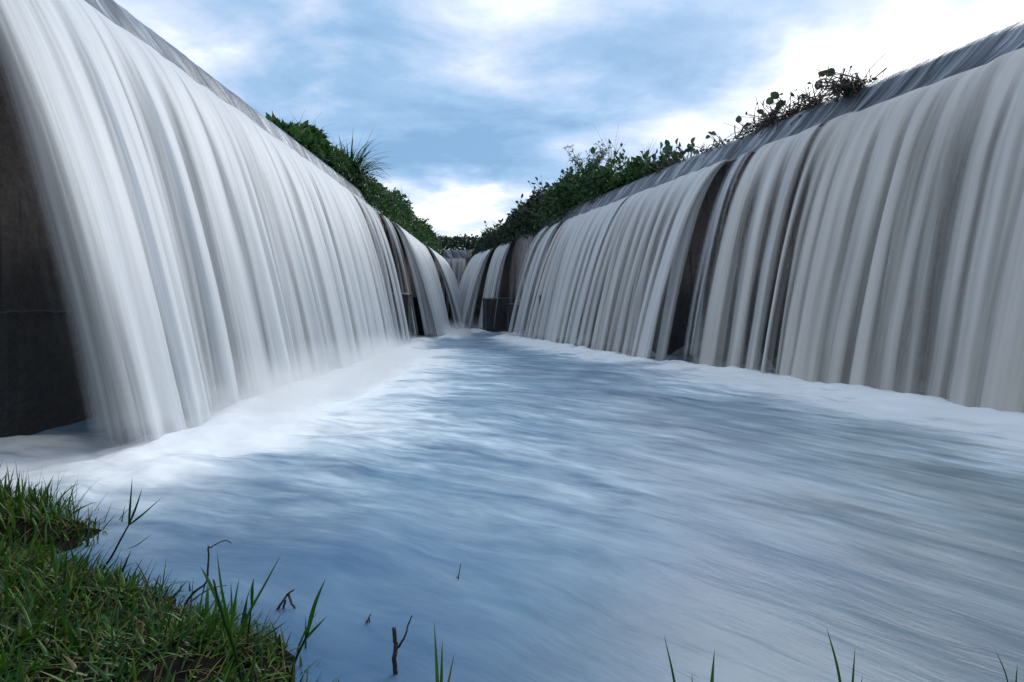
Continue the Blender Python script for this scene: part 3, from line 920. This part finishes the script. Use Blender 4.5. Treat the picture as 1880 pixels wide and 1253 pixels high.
# right crest, from far to near
RB = [(29.5, 4.0, -.10, 1.6, .75, 'farthest dark leafy mound on the right crest beside the end wall', 1700, .18, 8),
      (26.0, 3.6, -.10, 1.6, .95, 'dark leafy mound above the largest concrete block', 2000, .18, 16),
      (23.2, 3.0, -.10, 1.6, 1.15, 'dark leafy mound above the dark bare right wall', 2200, .17, 14),
      (20.6, 2.8, -.02, 1.6, 1.2, 'dense dark mound left of the feathery shrub', 2200, .16, 10),
      (18.3, 2.6, .12, 1.6, 1.15, 'dense green mound under the feathery shrub on the right crest', 2200, .15, 6),
      (16.4, 2.0, .38, 1.6, .66, 'green leafy mound right of the feathery shrub', 1700, .15, 12),
      (14.8, 1.5, .5, 1.5, .34, 'low green mound nearest the viewer on the right crest', 1100, .14, 12)]
for i, (Y, ln, b0, b1, h, lab, n, lf, pd) in enumerate(RB):
    bush('R', Y, ln, b0, b1, h, lab, n, lf, seed=200 + i, overhang=.35 if i < 4 else 0, paddles=pd, mat=M_HYA if i < 3 else M_LEAF, tint0=.0, tint1=.9, name='leafy_bush')


def shrub(p, label, seed):
    """an open feathery shrub: forked stems with small leaves, the sky showing through"""
    rg = np.random.default_rng(seed)
    root = empty('feathery_shrub', tuple(p))
    tag(root, label, 'shrub')
    sb = MB(); P, D = [], []
    for i in range(16):
        a = rg.uniform(0, 6.28)
        st = arc(p, (math.cos(a) * .55, math.sin(a) * .55, 1), rg.uniform(.8, 1.5), rg.uniform(-.2, .5), 6)
        sb.tube(st, .014, .006, 4, .1)
        for j in range(2, 7):
            for k in range(3):
                d = rg.normal(size=3) * .7 + [0, 0, .4]
                tw = arc(st[j], d, rg.uniform(.12, .32), .3, 3)
                sb.tube(tw, .006, .003, 3, .1)
                for m in range(5):
                    P.append(tw[1 + m % 3]); D.append(rg.normal(size=3) + [0, 0, .2])
    sb.build('stems', M_TWIG, root)
    mb = MB(); P = np.array(P); D = np.array(D)
    mb.leaves(P, D, rg.uniform(.05, .11, len(P)), rg.uniform(.018, .035, len(P)), rg.uniform(0, .4, len(P)))
    mb.build('foliage', M_LEAF, root)


p = crest_point('R', 19.0, .9)
shrub((p[0] - .1, p[1], CR + .95), 'feathery open shrub against the sky on the right crest', 5)
p = crest_point('R', 17.3, .8)
tuft((p[0], p[1], CR + 1.0), 18, 1.2, .014, 'arching seed grass right of the feathery shrub', 12, .55, 1.2, tint=(.1, .6), seeds=True)
p = crest_point('R', 15.4, .8)
tuft((p[0], p[1], CR + .6), 18, .7, .014, 'pale thin grass standing among the round leaves on the right crest', 13, .4, .8, tint=(.3, .9), seeds=True)
p = crest_point('R', 14.2, .8)
tuft((p[0], p[1], CR + .4), 12, .5, .010, 'short thin grass at the near end of the right greenery', 14, .5, .7, tint=(.1, .7))


def hyacinth(p, n, L, leaf, label, seed, droop=.5, dead=.2, lean=(0, 0)):
    """water hyacinth: thick curved leaf stalks from one crown, each with a rounded leaf"""
    rg = np.random.default_rng(seed)
    root = empty('water_hyacinth', tuple(p))
    tag(root, label, 'water plant')
    sb = MB(); lb = MB()
    for i in range(n):
        a = rg.uniform(0, 6.28)
        d = np.array([math.cos(a) * .6 + lean[0], math.sin(a) * .6 + lean[1], 1.0])
        st = arc(np.asarray(p) + [rg.normal() * .06, rg.normal() * .06, -.05], d, 1.25 * L * rg.uniform(.5, 1.15), droop * rg.uniform(0, 1.8), 6)
        sb.tube(st, .011, .007, 5, rg.uniform(0, .3))
        t = 1.0 if rg.random() < dead else rg.uniform(0, .8)
        lb.paddle(st[-1], st[-1] - st[-2] + rg.normal(size=3) * .04, rg.normal(size=3) + [0, -.6, .3], leaf * rg.uniform(1.1, 1.8), leaf * rg.uniform(.75, 1.25), t)
    sb.build('stalks', M_HYA, root)
    lb.build('leaves', M_HYA, root)
    return root


def debris(p, along, n, size, label, seed):
    """a matted heap of dead stalks and leaves caught on the crest"""
    rg = np.random.default_rng(seed)
    root = empty('drift_debris', tuple(p))
    tag(root, label, 'debris')
    al = np.array([*along, 0.0]); mb = MB(); lf = MB()
    for i in range(n):
        c = np.asarray(p) + al * rg.normal() * size * .5 + rg.normal(size=3) * [.09, .09, .05]
        d = al * rg.normal() * 1.0 + rg.normal(size=3) * .6
        st = arc(c - d / np.linalg.norm(d) * size * .2, d, size * rg.uniform(.3, .7), rg.uniform(-.3, 1.2), 5, rg.normal(size=3) * .7 + [0, 0, -.5])
        mb.tube(st, rg.uniform(.006, .016), .005, 4, rg.random())
        if i % 3 == 0:
            lf.paddle(st[-1], rg.normal(size=3), rg.normal(size=3), rg.uniform(.05, .11), rg.uniform(.03, .06), rg.random())
    mb.build('stalks', M_REED, root)
    lf.build('dead_leaves', M_REED, root)


def on_crest(px, back, lift=0.0):
    """a point on the rounded right crest seen at column px"""
    Y = yr(px)
    for _ in range(8):
        q = crest_point('R', Y, back)
        Y *= 1 + (F * q[0] / q[1] + CX - px) / F * .9
    q = crest_point('R', Y, back)
    z = np.interp(back, [0, .22, .42, .8], [LIP + .03, LIP + .43, LIP + .62, LIP + .65])
    return np.array([q[0], q[1], z + lift])


slope_dir = tuple(N_R)
debris(on_crest(1572, .30, .06), slope_dir, 240, .62, 'largest matted heap of dead stalks caught on the right crest', 21)
hyacinth(on_crest(1590, .42, .06), 3, .42, .13, 'near water hyacinth with one green leaf leaning out of the largest heap', 22, .5, .3, lean=(-.9, .1))
debris(on_crest(1440, .40, .04), AL_R, 260, 1.25, 'long tangle of dead stalks and leaves along the right crest', 23)
for k, (px, n, L, lf, lab) in enumerate([(1490, 6, .36, .13, 'water hyacinth at the near end of the long tangle'), (1455, 8, .42, .14, 'tallest water hyacinth in the middle of the long tangle'),
                                         (1420, 8, .40, .13, 'water hyacinth with upright leaves in the far half of the long tangle'), (1385, 6, .28, .11, 'small water hyacinth at the far end of the long tangle'),
                                         (1358, 1, .55, .10, 'lone stalk with a single leaf past the long tangle'),
                                         (1322, 5, .34, .11, 'drooping brown water hyacinth on the wet crest by itself'), (1296, 4, .36, .10, 'bowed leaf stalks leaning over the wet crest')]):
    hyacinth(on_crest(px, .46, .02), n, L, lf, lab, 30 + k, .4 if k < 4 else 1.2, .25)
debris(on_crest(1310, .38, .03), AL_R, 45, .5, 'small heap of dead stalks past the long tangle', 25)
for k, (px, n, L, lf, lab) in enumerate([(1262, 7, .34, .15, 'round-leaved water hyacinth at the edge of the wet crest'), (1236, 9, .44, .16, 'water hyacinth with the tallest round leaf above the brown debris'),
                                         (1212, 8, .32, .15, 'water hyacinth over the brown debris clump'), (1186, 7, .34, .15, 'water hyacinth next to the low green mound')]):
    hyacinth(on_crest(px, .55, .02), n, L, lf, lab, 50 + k, .35, .1)
debris(on_crest(1222, .38, .02), AL_R, 60, .6, 'brown debris clump under the round-leaved water hyacinths', 26)

# the far bed of water hyacinth beyond the end wall
tagged = None
rg = np.random.default_rng(9)
n = 5200
mb = MB()
hx = rg.uniform(-9, 3.5, n); hyy = rg.uniform(EY + .9, EY + 5.5, n)
top = (.75 + .75 * fbm2(hx * .7, hyy * .7, 90)) * (.6 + .4 * sstep(hyy, EY + .8, EY + 2))
Q = np.stack([hx, hyy, zr + top * rg.random(n) ** .5], 1)
mb.leaves(Q, rg.normal(size=(n, 3)) * .7 + [0, -.2, .5], rg.uniform(.16, .32, n), rg.uniform(.10, .18, n), np.clip(rg.uniform(.0, .8, n), 0, 1))
o = mb.build('water_hyacinth_bed', M_HYA, None, origin=(-3, EY + 1, zr))
tag(o, 'far dark bed of water hyacinth beyond the end wall', 'water plants', kind='stuff')
tuft((-1.5, EY + 1.5, zr + 1.0), 9, 1.3, .016, 'thin bare sprig against the white sky at the far end', 15, .5, .7, mat=M_REED, tint=(.3, .8), name='dry_sprig', cat='dry sprig')

# ------------------------------------------------------------------ the grassy bank at the viewer's feet
BY = np.array([-4, .0, .5, 1.2, 1.64, 1.93, 2.19, 2.32, 2.45, 2.6, 2.8, 2.98, 3.12, 3.25, 3.4])
BX = np.array([.9, .35, .15, -.18, -.60, -1.0, -1.5, -1.95, -2.36, -2.12, -2.2, -2.5, -2.9, -3.6, -5.0])


def bank_d(x, y):
    d = (np.interp(y, BY, BX) - x) * .7
    d = np.minimum(d, (3.3 - y) * 1.0)
    return d + (fbm2(np.asarray(x) * 5, np.asarray(y) * 5, 60) - .5) * .12


def bank_z(x, y):
    d = bank_d(x, y)
    h = .20 * (1 - np.exp(-np.clip(d, 0, 9) / .45)) + np.clip(d, 0, 3) * .03
    return np.where(d > 0, h, d * .5) + (fbm2(np.asarray(x) * 4, np.asarray(y) * 4, 61) - .5) * .09 + (fbm2(np.asarray(x) * 17, np.asarray(y) * 17, 62) - .5) * .035 - .02


bx, by = np.meshgrid(np.linspace(-7, 1.6, 260), np.linspace(-5, 3.6, 260), indexing='ij')
bz = np.maximum(bank_z(bx, by), -.5)
tag(mesh_obj('bank', np.stack([bx, by, bz], -1).reshape(-1, 3), [grid_faces(260, 260)], M_MUD), kind='structure')

# short grass that covers it
rg = np.random.default_rng(17)
mb = MB()
cnt = 0
while cnt < 11500:
    x, y = rg.uniform(-3.7, .2), rg.uniform(1.05, 3.25)
    if abs(x) > y * 1.12 + .15: continue
    d = float(bank_d(x, y))
    if d < rg.uniform(-.09, .06): continue
    patch = float(fbm2(x * 2.2, y * 2.2, 64))
    if patch < .48 and rg.random() < .6: continue
    if y > 2.4 and rg.random() < .6: continue
    z = float(bank_z(x, y))
    a = rg.uniform(0, 6.28)
    upr = y > 2.45
    L = rg.uniform(.04, .10) if not upr else rg.uniform(.05, .15)
    w = rg.uniform(.005, .0125)
    kind = rg.random()
    lean = rg.uniform(.3, 1.6) if not upr else rg.uniform(.1, 1.0)
    tint = rg.uniform(.05, .72) if kind < .68 else rg.uniform(.84, 1)
    if kind > .9: L *= 1.9; lean = 2.2; w *= .55
    elif kind < .10: L *= 1.5; w *= 1.7
    elif kind < .2: L *= 1.9; lean *= .5
    pts = arc((x, y, z - .01), (math.cos(a) * lean, math.sin(a) * lean, 1), L, rg.uniform(.1, 1.5), 4)
    mb.blade(pts, w, (math.sin(a), -math.cos(a), .1), tint, .22)
    cnt += 1
tag(mb.build('grass', M_GRASS, None, origin=(-1.6, 1.8, .2)), 'short wet green grass covering the bank at lower left', 'grass', kind='stuff')


def stalk(name, pts_px, Y, r, blades, label, cat, group=None, dY=0.0, tint=.3, seed=0):
    """a grass stalk with its long blades, given by where they stand at depth Y"""
    P = [at(px, py, Y + dY * k) for k, (px, py) in enumerate(pts_px)]
    root = empty(name, tuple(P[0]))
    tag(root, label, cat, group)
    if r > 0:
        sb = MB(); sb.tube(spline(P, 12), r, r * .6, 5, .12); sb.build('stem', M_GRASS, root)
    for bpts, w, tn in blades:
        B = [at(px, py, Y + (dy or 0)) for px, py, dy in bpts]
        mb = MB(); c = spline(B, 14); mb.blade(c, w, (1, .25, .1), tn, .15); mb.build('blade', M_GRASS, root)
    return root


stalk('grass_stalk', [(160, 1085), (200, 1030), (222, 990), (236, 965)], 2.30, .0055, [([(236, 965, 0), (239, 925, .0), (243, 876, .02)], .010, .1), ([(236, 965, 0), (250, 930, 0), (261, 897, .04)], .010, .12), ([(236, 965, 0), (262, 945, 0), (297, 914, -.03)], .010, .2), ([(214, 1012, 0), (245, 1005, -.04), (280, 980, -.06)], .008, .3)],
      'tall dark grass stalk forking into three blades over the water', 'grass stalk')
stalk('grass_stalk', [(452, 1300), (432, 1200), (405, 1120), (392, 1065)], 1.55, .005, [([(440, 1230, 0), (410, 1130, 0), (384, 1070, .02), (368, 1040, .05)], .014, .55), ([(430, 1190, 0), (455, 1130, 0), (488, 1070, .03), (516, 1018, .05)], .009, .35), ([(425, 1170, 0), (408, 1090, 0), (398, 1012, .03)], .009, .45), ([(424, 1150, 0), (432, 1100, 0), (439, 1062, .03)], .008, .5)],
      'tall bright grass stalk with the widest long blade at the water edge', 'grass stalk')
stalk('grass_stalk', [(524, 1290), (540, 1220), (560, 1175), (566, 1160)], 1.62, .005, [([(563, 1168, 0), (578, 1110, 0), (598, 1062, .02)], .014, .4), ([(556, 1180, 0), (578, 1155, 0), (600, 1132, .02)], .010, .35), ([(548, 1200, 0), (520, 1210, 0), (490, 1235, 0)], .010, .5)],
      'green grass stalk with one broad upright blade standing in the water', 'grass stalk')
stalk('grass_stalk', [(448, 1240), (456, 1160), (462, 1110)], 1.75, .004, [([(462, 1115, 0), (463, 1080, 0), (466, 1062, .02)], .011, .3), ([(470, 1180, 0), (500, 1160, 0), (528, 1140, 0)], .010, .4)],
      'short thin grass stalk between the two tall ones', 'grass stalk')
stalk('reed_tuft', [(806, 1330), (804, 1280)], 1.45, .004, [([(806, 1330, 0), (802, 1230, 0), (797, 1140, .03)], .011, .65), ([(806, 1330, 0), (810, 1260, 0), (812, 1175, .02)], .012, .45), ([(808, 1330, 0), (822, 1260, 0), (834, 1200, 0)], .009, .95)],
      'clump of three grass blades rising at the bottom middle', 'grass tuft')
stalk('reed_tuft', [(1250, 1340), (1248, 1300)], 1.42, .003, [([(1250, 1340, 0), (1238, 1250, 0), (1219, 1165, .03)], .009, .3), ([(1270, 1340, 0), (1272, 1280, 0), (1270, 1236, 0)], .008, .4)],
      'thin leaning grass blade left of the blunt broad blade', 'grass tuft')
stalk('reed_tuft', [(1306, 1340), (1306, 1300)], 1.42, .003, [([(1306, 1350, 0), (1307, 1270, 0), (1312, 1192, 0)], .017, .55)],
      'broad blunt grass blade at the bottom right of centre', 'grass tuft')
stalk('reed_tuft', [(1560, 1340), (1560, 1300)], 1.42, .003, [([(1556, 1350, 0), (1540, 1235, 0), (1517, 1150, .03)], .011, .4), ([(1562, 1350, 0), (1566, 1260, 0), (1570, 1188, .02)], .011, .45), ([(1570, 1350, 0), (1578, 1280, 0), (1584, 1240, 0)], .008, .4)],
      'pair of grass blades crossing at the bottom right', 'grass tuft')
stalk('reed_tuft', [(1858, 1340), (1858, 1300)], 1.5, .003, [([(1858, 1340, 0), (1850, 1250, 0), (1826, 1190, 0)], .007, .3), ([(1864, 1340, 0), (1866, 1260, 0), (1868, 1218, 0)], .009, .3)],
      'faint grass blades at the right edge of the water', 'grass tuft')


def twig(parts, Y, label, r=.006):
    """bare twig: one tube per limb, all one plant"""
    b0 = at(*parts[0][0][0], Y)
    mb = MB()
    for pts, r0, r1 in parts:
        P = [at(px, py, Y) + [R.uniform(-.004, .004), R.uniform(-.02, .02), 0] for px, py in pts]
        c = spline(P, 18)
        c[1:-1] += np.random.default_rng(len(LAND) + int(pts[0][0])).normal(size=(16, 3)) * .0009
        mb.tube(c, r0, r1, 5, .2)
    o = mb.build('twig', M_TWIG, None, origin=tuple(b0))
    return tag(o, label, 'twig')


twig([([(732, 1250), (728, 1205), (727, 1180), (721, 1153)], .0085, .007), ([(729, 1190), (742, 1170), (748, 1155), (753, 1135)], .0045, .002)], 1.72, 'thick forked black twig standing in the shallow water')
twig([([(340, 1110), (362, 1082), (378, 1072), (379, 1030), (378, 1008), (392, 1001), (408, 996), (420, 1002)], .005, .002), ([(355, 1100), (375, 1088), (398, 1075), (412, 1080)], .003, .0015)], 2.05, 'crooked black twig bending over at the water edge')
twig([([(507, 1124), (518, 1108), (526, 1096), (532, 1090), (542, 1080)], .006, .003), ([(526, 1098), (523, 1112), (524, 1120)], .005, .003), ([(527, 1096), (536, 1106), (546, 1120)], .006, .003)], 2.08, 'small three-legged black twig in the shallow water')
twig([([(672, 1146), (676, 1136), (681, 1124)], .004, .002), ([(676, 1150), (680, 1138), (682, 1130)], .003, .0015)], 1.98, 'tiny paired twig left of the thick forked one')
twig([([(840, 1066), (842, 1055), (846, 1038)], .0035, .0015), ([(838, 1060), (850, 1075)], .002, .001)], 2.3, 'faint tiny twig farther out in the pool')
